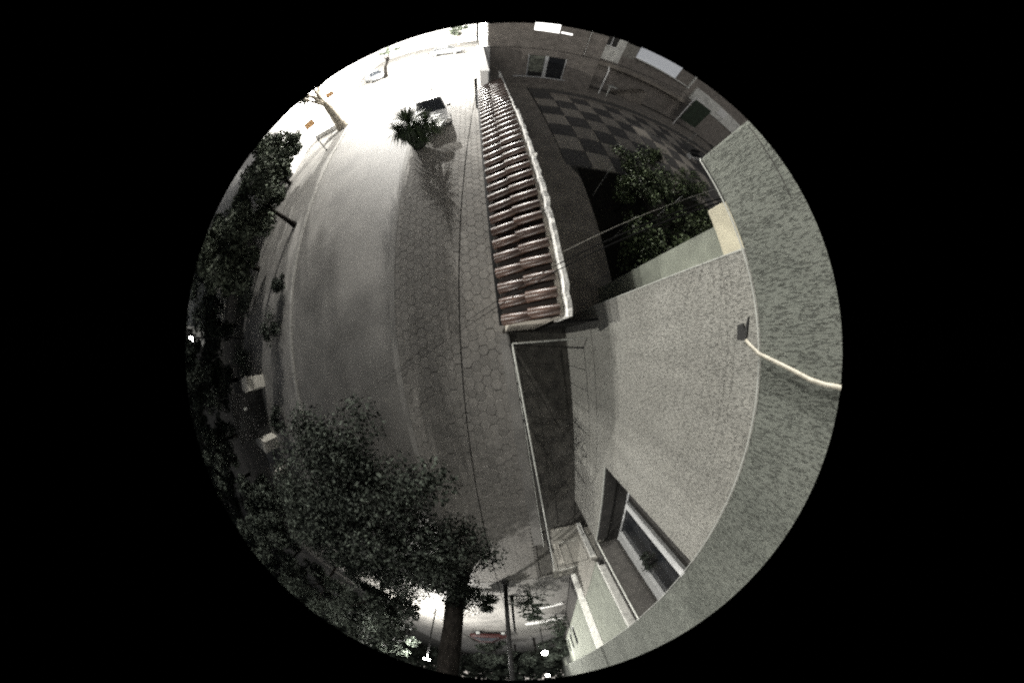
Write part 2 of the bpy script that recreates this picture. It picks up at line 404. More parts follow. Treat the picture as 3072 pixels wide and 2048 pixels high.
# mortar strip on the yard edge (two lengths with a small step)
def mortar(y0, y1, xo, w, z):
    n = int((y1-y0)/.12); b = bmesh.new(); rows = []
    for i in range(n+1):
        y = y0+(y1-y0)*i/n; j = random.gauss(0, .007); jw = random.gauss(0, .006)
        a, c = xo+j-.008*(y), xo+w+j+jw-.010*y
        zz = z+random.gauss(0, .006)
        rows.append([b.verts.new(p) for p in ((a, y, 2.3), (a, y, zz-.01), (a+.012, y, zz+.004), (c-.012, y, zz), (c, y, zz-.015), (c, y, -.1 if False else 2.3))])
    for r0, r1 in zip(rows, rows[1:]):
        for k in range(5): b.faces.new((r0[k], r0[k+1], r1[k+1], r1[k]))
    b.faces.new(rows[0]); b.faces.new(rows[-1][::-1])
    bmesh.ops.recalc_face_normals(b, faces=b.faces)
    me = bpy.data.meshes.new('mortar_strip'); b.to_mesh(me); b.free(); me.materials.append(M['gwtop'])
    newobj('mortar_strip', me, gw)
mortar(.30, 6.1, 1.045, .095, 3.07); mortar(6.12, 10.9, 1.03, .06, 3.03)
MB().box(.96, .34, -.1, 1.03, 10.9, 2.95).build('wall', M['gwall'], gw)
MB().tube([(1.09, 3.7, 3.06), (1.10, 3.72, 3.12)], .03, 6).build('bolt', M['gwtop'], gw)
yd = thing('yard_door', 'narrow dark yard door between the tiled wall and the house corner', 'door', (0, 0, 0))
MB().box(1.07, .27, .02, 1.97, .30, 2.15).build('leaf', M['dark'], yd)
MB().box(1.06, .26, 2.151, 1.985, .31, 2.2).build('lintel', M['dark'], yd)
# continuation to the back building, raised to block lamp light into the yard
lw = thing('raised_wall', 'white wall, raised to keep the yard in shade, continuing beyond the tiled coping to the dark building', 'wall', (0, 0, 0))
MB().box(.18, 9.86, -.1, .48, 18.4, 3.32, .02).build('wall', M['white2'], lw)
MB().box(.14, 9.84, 3.321, .52, 18.4, 3.37, .01).build('coping', M['white2'], lw)
MB().box(.30, 18.401, -.1, .98, 18.575, 3.34, .005).build('light_gap_block', M['white2'], lw)  # added block that stops lamp light leaking into the yard
pp = thing('gate_post', 'dark square post at the street corner beyond the tiled wall', 'post', (.02, 13.0, 0))
MB().box(-.07, -.07, 0, .07, .07, 2.0, .01).build('shaft', M['dark'], pp)
MB().box(-.10, -.10, 2.001, .10, .10, 2.06, .01).build('cap', M['dark'], pp)

# front railing -----------------------------------------------------
rl = thing('front_railing', 'thin pale steel railing along the pavement in front of the house wall', 'railing', (0, 0, 0))
xa = lambda y: .34+(-y-1.1)*.0605
MB().tube([(xa(.0)+.0, 0.0, 1.56), (xa(-4), -4, 1.58), (xa(-8.75), -8.75, 1.60)], .019, 8).build('top_rail', M['palerail'], rl)
MB().tube([(xa(0), 0.0, 1.56), (1.98, -.07, 1.50)], .017, 8).build('end_rail', M['palerail'], rl)
MB().tube([(.33, -.1, .35), (.30+.04*4, -4, .35), (.60, -8.4, .35)], .011, 6).build('bottom_rail', M['palerail'], rl)
for i in range(5):
    y = -.02-i*2.15
    MB().box(xa(y)-.02, y-.02, -.05, xa(y)+.02, y+.02, 1.57).build('post', M['dark'], rl)
for i in range(1, 17):
    y = -.02-i*.5
    MB().tube([(xa(y), y, .1), (xa(y), y, 1.55)], .010, 5).build('bar', M['dark'], rl)

MB().poly([(.03, .3), (.30, .3), (.60, -8.7), (.20, -8.7)], -.2, .03).build('base_kerb', M['lane'], rl)
gate = thing('yard_gate', 'steel gate with slender rails at the far end of the front railing', 'gate', (0, 0, 0))
gy = -8.75
for z in (.12, 1.42, 1.62): MB().tube([(.95, gy, z), (2.24, gy-.02, z)], .011, 6).build('rail', M['palerail' if z < 1 or z > 1.5 else 'dark'], gate)
for x in (.96, 1.28, 1.62, 1.95, 2.23): MB().tube([(x, gy, .12), (x, gy, 1.62)], .014 if x in (.96, 1.62) else .008, 6).build('bar', M['palerail' if x == 1.95 else 'dark'], gate)
MB().box(1.02, gy+.03, .13, 1.25, gy+.04, 1.3).build('mesh_panel', M['plinth'], gate)
slab('gate_landing', [(1.0, -12.9), (2.28, -12.9), (2.28, -7.75), (1.0, -7.75)], -.2, .05, M['plinth'])
gp = thing('gate_pillar', 'slim bright plastered gate pillar beside the house corner', 'pillar', (0, 0, 0))
MB().box(2.10, -7.9, -.1, 2.27, -7.74, 1.95, .012).build('shaft', M['neigh_lit'], gp)
MB().box(2.07, -7.93, 1.951, 2.30, -7.71, 2.03, .008).build('cap', M['plinth'], gp)

# neighbouring buildings down the street -----------------------------
nb = thing('neighbour_house', 'pale green rendered neighbour house beyond the gate, lower right of the photo', 'house', (0, 0, 0))
MB().box(2.31, -12.95, 1.95, 8, -8.25, 12, .01).build('wall', M['neigh'], nb)
MB().box(2.29, -12.96, -.1, 8, -8.23, 1.948, .01).build('plinth', M['plinth'], nb)
MB().box(2.30, -8.245, 1.96, 7.9, -8.225, 12).build('end_wall', M['neigh_lit'], nb)  # end face coloured lighter to stand for the street lamp on it
MB().box(2.292, -8.226, 1.96, 2.31, -8.20, 12).build('corner_trim', M['bead'], nb)
MB().box(2.6, -8.22, 1.962, 7.5, -8.205, 2.02).build('ledge', M['neigh_lit'], nb)
nc = thing('end_house', 'long grey house receding at the bottom of the photo behind the pale pilaster', 'house', (0, 0, 0))
MB().box(2.02, -75, 1.6, 9, -13.0, 12).build('wall', M['neigh'], nc)
MB().box(2.0, -75, -.1, 9, -12.99, 1.598).build('plinth', M['darkr'], nc)
MB().box(1.99, -13.10, .0, 2.32, -12.975, 12, .02).build('pilaster', M['neigh_lit'], nc)  # lamp light on this end face is put into its pale colour
for i in range(6):
    y = -20-i*4.0
    o = MB().box(2.0, y-1.2, 2.2, 2.015, y, 3.9).build('window', M['glass'], nc)
    MB().box(1.985, y-1.26, 2.12, 2.03, y+.06, 2.19).build('sill', M['frame'], o)
for i in range(14):
    pass
sf = thing('street_fence', 'short iron fence in front of the receding grey house near the bottom rim', 'fence', (0, 0, 0))
for z in (.3, 1.7): MB().tube([(1.85, -28, z), (1.6, -44, z)], .03, 6).build('rail', M['dark'], sf)
for i in range(22):
    y = -28-i*.75; MB().tube([(1.85-(.25*i/22), y, 0), (1.85-(.25*i/22), y, 1.8)], .025, 5).build('bar', M['dark'], sf)

# ================================================================== courtyard
slab('yard_path', [(1.04, .58), (3.31, .58), (3.31, 1.45), (3.9, 1.5), (3.86, 6.2), (3.4, 7.6), (3.3, 17.0), (1.04, 17.0)], -.2, -.004, M['path'])
yard = slab('yard_paving', [(3.405, 7.0), (24, 7.0), (24, 17.0), (3.405, 17.0)], -.2, -.03, M['joint'])
slab('bed_soil', [(3.92, 1.45), (14, 1.45), (14, 6.98), (3.92, 6.98)], -.2, -.03, M['bed'])
sl = bmesh.new(); S = 1.25
bmesh.ops.create_cube(sl, size=1)
for v in sl.verts: v.co = Vector((v.co.x*(S-.03), v.co.y*(S-.03), v.co.z*.05))
bmesh.ops.bevel(sl, geom=list(sl.edges), offset=.008, segments=1, affect='EDGES')
mA = bpy.data.meshes.new('paving_slab'); sl.to_mesh(mA); sl.free(); mB_ = mA.copy(); mA.materials.append(M['slabA']); mB_.materials.append(M['slabB'])
for i in range(10):
    for j in range(7):
        o = newobj('paving_slab', mA if (i+j) % 2 else mB_, yard, (3.42+S*(i+.5), 7.05+S*(j+.5), -.012+random.uniform(-.004, .004)))
        o.rotation_euler = (random.gauss(0, .003), random.gauss(0, .003), random.gauss(0, .006))
yk = MB()
for i in range(14): yk.box(4.65+i*1.3, 15.55, -.1, 5.93+i*1.3, 15.85, .10, .02)
yo = yk.build('yard_kerb', M['path']); yo['kind'] = 'structure'
slab('back_terrace', [(1.04, 17.02), (24, 17.02), (24, 19.5), (1.04, 19.5)], -.2, .06, M['path'])

bb = thing('back_building', 'dark building across the courtyard with lit upper window, top centre of the photo', 'building', (0, 0, 0))
MB().box(.87, 18.6, -.1, 8.3, 60, 11).build('wall', M['backwall'], bb)
MB().box(.83, 18.58, .25, .868, 59, 11).build('street_wall', M['white2'], bb)
MB().tube([(.80, 18.9, .3), (.80, 18.9, 10)], .035, 8).build('drainpipe', M['dark'], bb)
MB().tube([(.79, 18.66, .35), (.79, 18.66, 10)], .03, 8).build('drainpipe', M['white'], bb)
MB().box(2.6, 18.47, .48, 6.3, 18.598, .56, .01).build('sill', M['frame'], bb)
wn = MB().box(3.5, 18.56, .58, 6.02, 18.598, 2.6).build('window', M['darkr'], bb)
MB().box(3.56, 18.54, .6, 4.55, 18.555, 1.0).build('lower_pane', M['black'], wn)
MB().box(3.56, 18.53, 1.01, 4.55, 18.555, 2.55).build('pane', M['curtain'], wn)
MB().box(4.85, 18.53, .6, 5.95, 18.555, 2.55).build('pane', M['glass'], wn)
for x0, x1 in ((3.47, 3.53), (4.58, 4.82), (5.99, 6.05)):
    MB().box(x0, 18.50, .57, x1, 18.598, 2.62, .005).build('frame', M['frame'], wn)
lwn = MB().box(3.58, 18.585, 4.88, 5.1, 18.598, 6.6).build('window', M['litwin'], bb)
MB().box(5.24, 18.585, 4.93, 5.95, 18.598, 5.06).build('window', M['litwin'], bb)
MB().box(5.22, 18.56, 5.09, 6.6, 18.598, 6.4).build('shutter', M['backwall'], bb)
MB().tube([(7.08, 18.55, 3.3), (7.08, 18.55, 8)], .02, 6).build('conduit', M['steel'], bb)

pb_ = thing('pale_building', 'pale plastered building behind the courtyard with white wall panels, upper right', 'building', (0, 0, 0))
MB().box(8.6, 20.5, -.1, 30, 32, 12).build('wall', M['backwall'], pb_)
MB().box(8.7, 20.44, 3.2, 10.6, 20.498, 12).build('pale_panel', M['backpale'], pb_)
w1 = MB().box(9.0, 20.40, 4.9, 9.9, 20.438, 7).build('window', M['darkr'], pb_)
MB().box(8.9, 20.34, 4.8, 10.0, 20.438, 4.89, .01).build('sill', M['white'], w1)
MB().box(9.38, 20.37, 4.9, 9.46, 20.41, 7).build('frame', M['frame'], w1)
MB().box(10.7, 20.46, 4.3, 11.7, 20.498, 12).build('wall_band', M['plinth'], pb_)
MB().box(11.75, 20.42, 4.75, 15.9, 20.498, 12).build('glowing_panel', M['panelglow'], pb_)  # added glow stands in for light falling on this panel
MB().box(11.75, 20.2, 4.62, 17.6, 20.498, 4.74, .01).build('ledge', M['backpale'], pb_)
MB().box(17.5, 20.3, 4.75, 17.62, 20.498, 12).build('pale_post', M['backpale'], pb_)
MB().box(8.65, 19.6, 2.75, 18.3, 20.44, 3.15, .02).build('porch_beam', M['path'], pb_)
MB().box(8.65, 19.7, 3.152, 18.3, 20.43, 3.3).build('porch_roof', M['backwall'], pb_)
st = MB()
for i in range(8): st.box(11.3+i*.32, 19.55, .0, 11.6+i*.32, 20.4, .25+i*.2)
st.build('staircase', M['path'], pb_)
MB().box(18.4, 20.3, 3.6, 30, 20.498, 5.4).build('pale_panel', M['backpale'], pb_)
MB().box(22.2, 20.2, 4.3, 23.6, 20.298, 5.3).build('white_panel', M['white'], pb_)

dp = thing('downpipe', 'white downpipe rising from the back terrace beside the yard tap', 'downpipe', (9.15, 18.4, 0))
MB().tube([(0, 0, .06), (0, 0, 2.6), (.05, .3, 2.95)], .06, 8).build('pipe', M['white'], dp)
MB().box(-.1, -.05, 1.2, .1, .1, 1.25).build('bracket', M['steel'], dp)
tp = thing('yard_tap', 'pale standpipe with a tap basin beside the white downpipe', 'tap', (9.75, 18.25, 0))
MB().tube([(0, 0, .06), (0, 0, 1.15)], .05, 8).build('standpipe', M['palerail'], tp)
MB().box(-.2, -.15, 1.151, .55, .2, 1.22, .02).build('basin', M['palerail'], tp)
MB().tube([(.0, 0, 1.22), (.0, 0, 1.4), (.12, -.1, 1.42), (.12, -.1, 1.34)], .02, 6).build('spout', M['steel'], tp)
pg = thing('pergola_frame', 'slim white post with a short top bar at the far right of the courtyard', 'frame', (17.0, 18.2, 0))
MB().tube([(0, 0, .1), (0, 0, 4.4)], .05, 8).build('post', M['white'], pg)
MB().tube([(0, 0, 4.4), (1.1, -.1, 4.4)], .05, 8).build('top_bar', M['white'], pg)
MB().box(.15, -.06, 1.2, 2.4, -.02, 4.2).build('mesh_screen', M['conifer'], pg)
pg2 = thing('yard_post', 'short pale post standing beside the pergola frame', 'post', (16.8, 15.2, 0))
MB().tube([(0, 0, 0), (0, 0, 1.5)], .035, 8).build('shaft', M['steel'], pg2); MB().sphere((0, 0, 1.52), .05, 1).build('cap', M['steel'], pg2)
tb = thing('yard_bench', 'dark low bench with white feet near the courtyard corner by the overhang', 'bench', (15.6, 12.6, 0), .4)
MB().box(-.9, -.2, .42, .9, .2, .48, .01).build('seat', M['dark'], tb)
MB().box(-.9, .2, .55, .9, .24, .9, .01).build('backrest', M['dark'], tb)
for x in (-.8, 0, .8): MB().box(x-.04, -.2, 0, x+.04, .24, .42).build('leg', M['white'], tb)

# foliage generator --------------------------------------------------
def leafmesh(name, pts, size, m, nrm=None, aspect=1.7, fold=True):
    """many small two-triangle leaves at pts"""
    n = len(pts); pts = np.asarray(pts)
    a = RNG.normal(size=(n, 3)); a /= np.linalg.norm(a, axis=1)[:, None]
    b = RNG.normal(size=(n, 3)); b -= a*(a*b).sum(1)[:, None]; b /= np.linalg.norm(b, axis=1)[:, None]
    c = np.cross(a, b)
    s = size*RNG.uniform(.6, 1.3, n)[:, None]
    v = np.empty((n, 4, 3))
    v[:, 0] = pts-a*s*aspect*.5; v[:, 1] = pts+b*s*.5+c*s*.12; v[:, 2] = pts+a*s*aspect*.5; v[:, 3] = pts-b*s*.5+c*s*.12
    me = bpy.data.meshes.new(name)
    me.vertices.add(n*4); me.vertices.foreach_set('co', v.ravel())
    me.loops.add(n*4); me.loops.foreach_set('vertex_index', np.arange(n*4))
    me.polygons.add(n); me.polygons.foreach_set('loop_start', np.arange(n)*4); me.polygons.foreach_set('loop_total', np.full(n, 4))
    me.update(); me.materials.append(m); return me
def clumps(c, rad, ncl, cr, n, zmin=None):
    cs = []
    while len(cs) < ncl:
        d = RNG.normal(size=3); d /= np.linalg.norm(d); q = np.array(c)+d*np.array(rad)*RNG.uniform(.45, 1.0)
        if zmin is None or q[2] > zmin: cs.append(q)
    cs = np.array(cs); idx = RNG.integers(0, ncl, n)
    d = RNG.normal(size=(n, 3)); d /= np.linalg.norm(d, axis=1)[:, None]
    r = cr*RNG.uniform(0, 1, n)**.5*RNG.uniform(.6, 1.25, ncl)[idx]
    return cs, cs[idx]+d*r[:, None]*np.array([1, 1, .75])
def tree(name, label, cat, base, cc, rad, n, leaf, m='leaf', tr=.14, ncl=26, cr=.6, bark='bark', group=None, zmin=None, limbs=7):
    t = thing(name, label, cat, base, 0, group)
    B = Vector(base); C = Vector(cc)-B
    cs, p = clumps(np.array(C), rad, ncl, cr, n, zmin and zmin-B.z)
    top = C*.72+Vector((0, 0, 0))
    mid = Vector((C.x*.25, C.y*.25, C.z*.45))
    MB().tube([(0, 0, -.05), (C.x*.08, C.y*.08, C.z*.15), mid, top], [tr*1.35, tr, tr*.8, tr*.4], 9).build('trunk', M[bark], t, smooth=True)
    for q in cs[:limbs]:
        q = Vector(q); s = mid.lerp(top, random.uniform(.2, .9))
        MB().tube([s, s.lerp(q, .5)+Vector((random.uniform(-.15, .15), random.uniform(-.15, .15), .1)), q], [tr*.4, tr*.25, tr*.1], 6).build('limb', M[bark], t, smooth=True)
    newobj('crown', leafmesh('crown', p, leaf, M[m]), t)
    return t

cs, p = clumps((0, 0, -.05), (.16, .24, .3), 7, .13, 260); newobj('foliage', leafmesh('foliage', p, .055, M['leafd']), hp)
# grape vines in the bed
gi = 0
for (x, y, lab) in [(5.0, 2.6, 'leafy grape vine in the bed nearest the house corner'), (4.9, 4.6, 'leafy grape vine on the bed edge by the courtyard path'),
                    (6.6, 3.6, 'grape vine in the middle of the dark bed under the overhang'), (6.9, 5.6, 'grape vine with bright leaves beside the chequered paving'),
                    (8.6, 6.2, 'grape vine with pale green leaf tips at the far bed corner'), (8.8, 4.2, 'grape vine at the back of the bed beside the grey overhang'),
                    (4.8, 1.9, 'low grape vine by the pale green wing wall'), (7.9, 7.6, 'grape vine with yellowish leaves standing against the chequered paving'),
                    (10.4, 7.2, 'grape vine furthest from the tiled wall beside the overhang corner'), (6.0, 6.6, 'grape vine at the rounded corner of the dark bed'), (7.0, 2.4, 'grape vine low behind the wing wall'), (10.2, 5.0, 'grape vine at the far back of the bed')]:
    t = thing('grape_vine', lab, 'vine', (x, y, 0), 0, 'grape vines in the courtyard bed')
    MB().tube(jitter_line((0, 0, -.05), (.1, .1, 1.5), 6, .05), [.04, .035, .03, .025, .02, .015, .012], 7).build('stem', M['bark'], t)
    cs, p = clumps((0, 0, 1.25), (1.0, 1.0, .55), 12, .46, 1500)
    newobj('foliage', leafmesh('foliage', p, .085, M['vine'], aspect=1.15), t)
    for q in cs[:4]: MB().tube([(.08, .08, 1.2), Vector(q)*.6+Vector((0, 0, .5)), q], .01, 5).build('shoot', M['bark'], t)
for (x, y, lab) in [(4.1, 5.3, 'pale vine stake on the bed edge by the courtyard path'), (4.2, 3.2, 'pale vine stake nearer the house corner'), (7.4, 4.9, 'pale vine stake deep in the vine bed')]:
    tag(MB().tube([(x, y, -.05), (x+.05, y+.05, 1.7)], .02, 6).build('vine_stake', M['steel']), lab, 'stake', 'stakes among the vines')

# ================================================================== wires
def wire(name, label, a, b, s, r, m='wire', n=24, mids=None):
    return tag(MB().tube(sag(a, b, n, s) if not mids else mids, r, 5).build(name, M[m]), label, 'cable')
for dz, dy, lab in ((0, 0, 'upper of two thin overhead wires from the house corner over the tiled wall'), (-.08, .06, 'lower of two thin overhead wires from the house corner over the tiled wall')):
    wire('overhead_wire', lab, None, None, 0, [.009, .009, .0042, .0018, .0012, .0012, .0012], mids=[(2.9, 1.38+dy, 5.46+dz), (2.15, 1.115+dy, 5.196+dz), (.48, .49+dy, 4.595+dz), (-.41, .11+dy, 4.262+dz), (-2.5, -.73+dy, 3.75+dz), (-5.5, -1.95+dy, 3.45+dz), (-9.3, -3.5+dy, 3.7+dz)])
wire('ground_cable', 'black cable running along the pavement edge beside the tiled garden wall', (-.03, 9.5, 2.2), (-1.6, -12.1, 2.2), .02, .012)
wire('yard_wire', 'thin black wire sagging across the back of the courtyard', (.82, 17.6, 3.3), (17.2, 19.2, 4.0), .25, .02, n=20)
wire('vine_wire', 'thin pale wire strung over the vine bed to the house', (1.07, 1.3, 3.05), (9.5, 5.4, 3.4), .1, .004, 'plinth')

# ================================================================== car builder
def car(name, label, loc, rz, paint, L=4.1, W=1.70, H=1.42, group=None):
    t = thing(name, label, 'car', loc, rz, group)
    xs = [0, .25, .9, 1.25, 2.0, 2.9, 3.55, 4.0, L]   # from front
    # body: lofted lower shell (front at -y)
    prof = [(-L/2, .35, .62, .80), (-L/2+.12, .28, .74, .92), (-L/2+.95, .26, .88, 1.0), (-L/2+1.15, .26, .94, 1.0), (0, .26, .95, 1.0), (L/2-.9, .26, .97, 1.0), (L/2-.15, .30, .95, .95), (L/2, .40, .80, .86)]
    b = MB(); rings = []
    for (y, z0, z1, k) in prof:
        hw = W/2*k
        ring = [(-hw*.94, y, z0), (-hw, y, z0+.18), (-hw, y, (z0+z1)/2+.06), (-hw*.93, y, z1-.04), (-hw*.80, y, z1), (hw*.80, y, z1), (hw*.93, y, z1-.04), (hw, y, (z0+z1)/2+.06), (hw, y, z0+.18), (hw*.94, y, z0)]
        rings.append([b.bm.verts.new(p) for p in ring])
    for r0, r1 in zip(rings, rings[1:]):
        for k in range(10): b.bm.faces.new((r0[k], r0[(k+1) % 10], r1[(k+1) % 10], r1[k]))
    b.bm.faces.new(rings[0]); b.bm.faces.new(rings[-1][::-1])
    body = b.build('body', paint, t, smooth=True)
    body.modifiers.new('s', 'SUBSURF').levels = 1; body.modifiers['s'].render_levels = 2
    # cabin
    c = MB(); cab = []
    for (y, z, k) in [(-L/2+1.02, .90, .84), (-L/2+1.85, H-.03, .70), (L/2-1.0, H, .68), (L/2-.25, .93, .80)]:
        cab.append((y, z, W/2*k))
    (y0, z0, w0), (y1, z1, w1), (y2, z2, w2), (y3, z3, w3) = cab
    MB().quad((-w0, y0, z0), (w0, y0, z0), (w1, y1, z1), (-w1, y1, z1)).build('windscreen', M['glass'], t)
    MB().quad((-w3, y3, z3), (-w2, y2, z2), (w2, y2, z2), (w3, y3, z3)).build('rear_window', M['glass'], t)
    for s in (-1, 1):
        MB().quad((s*w0, y0, z0), (s*w1, y1, z1-.02), (s*w2, y2, z2-.02), (s*w3, y3, z3)).build('side_window', M['glass'], t)
    MB().box(-w1, y1, H-.045, w1, y2, H+.005, .02).build('roof', paint, t)
    for s in (-1, 1):
        MB().tube([(s*w0, y0, z0), (s*w1, y1, z1)], .03, 6).build('pillar', paint, t)
        MB().tube([(s*w2, y2, z2-.02), (s*w3, y3, z3)], .05, 6).build('pillar', paint, t)
        m_ = MB().box(s*(W/2+.02)-.09, y0+.18, .92, s*(W/2+.02)+.09, y0+.30, 1.06, .03).build('mirror', M['plast'], t)
        MB().box(s*W*.36-.19, -L/2-.01, .56, s*W*.36+.19, -L/2+.09, .70, .03).build('headlight', M['lens'], t)
        MB().box(s*W*.40-.12, L/2-.09, .62, s*W*.40+.12, L/2+.01, .86, .03).build('tail_light', M['carr'], t)
        for y in (-L/2+.78, L/2-.80):
            wl = MB().tube([(s*(W/2-.20), y, .31), (s*(W/2-.005), y, .31)], .31, 20).build('wheel', M['tyre'], t)
            MB().tube([(s*(W/2-.02), y, .31), (s*(W/2+.004), y, .31)], .19, 14).build('rim', M['steel'], wl)
    MB().box(-.55, -L/2-.015, .38, .55, -L/2+.06, .52, .02).build('grille', M['plast'], t)
    MB().box(-W*.45, -L/2-.03, .24, W*.45, -L/2+.15, .36, .04).build('bumper', M['plast'], t)
    MB().box(-.26, -L/2-.04, .40, .26, -L/2-.032, .51).build('number_plate', M['white'], t)
    return t
car('parked_car', 'white parked car facing the camera on the hexagonal pavement behind the spiky yucca', (-2.35, 12.45, 0), R(11), M['carw'], W=1.72)
car('parked_car', 'grey parked car far up the street before the bright corner', (-3.3, 36.5, 0), R(75), M['carg'])
car('parked_car', 'dark parked car on the far side of the street beside the bare tree', (-11.2, 31.5, .1), R(35), M['carg'])
car('parked_car', 'red parked car near the bottom rim beyond the two poles', (-5.6, -28.6, 0), R(80), M['carr'])

# yucca --------------------------------------------------------------
yu = thing('yucca_plant', 'spiky dark yucca plant on the pavement in front of the white car', 'plant', (-2.72, 9.2, 0))
def yhead(c, n, r, seed):
    b = MB(); rr = random.Random(seed)
    for i in range(n):
        az = rr.uniform(0, 6.283); el = rr.uniform(-.9, 1.35); L = r*rr.uniform(.75, 1.1)
        d = Vector((math.cos(az)*math.cos(el), math.sin(az)*math.cos(el), math.sin(el)))
        s = Vector((-math.sin(az), math.cos(az), 0))*.026
        p0 = Vector(c); p1 = p0+d*L*.5; p2 = p0+d*L+Vector((0, 0, -.14*L*(1.2-el)))
        v = [b.bm.verts.new(q) for q in (p0-s*.7, p0+s*.7, p1+s, p1-s, p2)]
        b.bm.faces.new((v[0], v[1], v[2], v[3])); b.bm.faces.new((v[3], v[2], v[4]))
    return b
for i, (c, n, r) in enumerate([((0, 0, 1.7), 300, .95), ((.62, .2, 1.35), 220, .72), ((-.35, .15, 1.2), 200, .75), ((.35, -.2, .8), 160, .65), ((.15, .1, 1.2), 200, .85), ((-.5, -.1, 1.45), 160, .75), ((.9, .3, 1.0), 150, .6)]):
    MB().tube([(c[0]*.15, c[1]*.15, -.05), (c[0]*.6, c[1]*.6, c[2]*.5), c], [.09, .075, .06], 8).build('stem', M['bark'], yu)
    yhead(c, n, r, i).build('leaf_rosette', M['yucca'], yu)
bo = thing('bollard', 'short dark bollard on the pavement behind the white car', 'bollard', (-3.08, 18.35, 0))
MB().tube([(0, 0, 0), (0, 0, .68)], .05, 8).build('shaft', M['dark'], bo); MB().sphere((0, 0, .70), .06, 1).build('knob', M['dark'], bo)

# far side of the street ----------------------------------------------
bt = tree('street_tree', 'thick leaning trunk of a street tree below an orange board, left of the lit road', 'tree', (-9.75, 17.1, 0), (-10.6, 18.0, 5.2), (1.9, 1.9, 1.2), 1800, .16, 'leaf', .38, 14, .6, 'barkp')
sb = thing('sign_post', 'thin dark leaning post on the pavement beyond the far kerb', 'post', (-10.05, 14.15, .1))
MB().tube([(0, 0, 0), (.0, .02, 2.1)], .035, 8).build('shaft', M['dark'], sb); MB().box(-.06, -.06, 0, .06, .06, .05).build('foot', M['dark'], sb)
for (x, y, z, s, lab) in [(-12.9, 18.6, 1.5, .8, 'orange board on the white wall beside the leaning post'), (-10.6, 19.6, 2.9, .6, 'orange board mounted above the thick leaning trunk')]:
    bd = thing('notice_board', lab, 'board', (x, y, 0), R(35), 'orange boards beyond the kerb')
    MB().box(-.45*s, -.03, z, .45*s, .03, z+.9*s, .01).build('panel', M['orange'], bd)
    MB().box(-.5*s, -.04, z-.9, -.45*s, .04, z+.95*s).build('post', M['dark'], bd)
    MB().box(.45*s, -.04, z-.9, .5*s, .04, z+.95*s).build('post', M['dark'], bd)
wb = thing('white_building', 'overexposed white building wall on the far side of the street, upper left', 'building', (0, 0, 0))
MB().box(-30, 14.2, -.1, -13.6, 33, 6.5).build('wall', M['white2'], wb)
MB().box(-30, 14.0, 6.501, -13.3, 33.2, 6.7).build('roof', M['white2'], wb)
MB().box(-13.598, 20.5, .1, -13.55, 21.5, 2.2).build('door', M['frame'], wb)
for y in (16, 24, 28): MB().box(-13.598, y, 1.4, -13.55, y+1.3, 2.8).build('window', M['frame'], wb)
lwl = thing('garden_low_wall', 'low white wall between the leaning post and the thick trunk', 'wall', (0, 0, 0))
MB().poly([(-12.9, 18.1), (-10.4, 17.7), (-10.35, 17.95), (-12.85, 18.35)], 0, .55).build('wall', M['white2'], lwl)
wc = thing('far_white_building', 'bright white building closing the street at the top rim', 'building', (0, 0, 0))
MB().box(-30, 52, -.1, .5, 60, 9).build('wall', M['white2'], wc)
for i in range(5):
    MB().box(-26+i*5, 51.95, 1.2, -24.4+i*5, 51.998, 3).build('window', M['frame'], wc)
MB().box(-18.5, 51.9, -.05, -17.3, 51.998, 2.3).build('door', M['frame'], wc)
sw = thing('side_white_building', 'long white facade along the far pavement in the overexposed upper left', 'building', (0, 0, 0))
MB().box(-30, 34, -.1, -16.2, 51, 7).build('wall', M['white2'], sw)
for i in range(3): MB().box(-16.199, 36+i*5, 1.2, -16.15, 38+i*5, 3).build('window', M['frame'], sw)
tree('street_tree', 'thin bare-looking tree in the bright far street beside a dark parked car', 'tree', (-9.5, 30, 0), (-8.6, 31.5, 3.6), (1.2, 1.2, .5), 350, .16, 'leaf', .22, 8, .35, 'bark')
tree('street_tree', 'small sunlit-looking green tree at the top rim above the bright road', 'tree', (-2.2, 45, 0), (-2.2, 45, 3.6), (1.6, 1.6, 1.4), 900, .2, 'leaf', .14, 12, .6, 'barkp')
tree('street_tree', 'pale green tree near the upper left rim beyond the white wall', 'tree', (-15.5, 29, 0), (-15.5, 29, 4.2), (1.8, 1.8, 1.5), 1200, .18, 'leaf', .14, 14, .6, 'barkp')

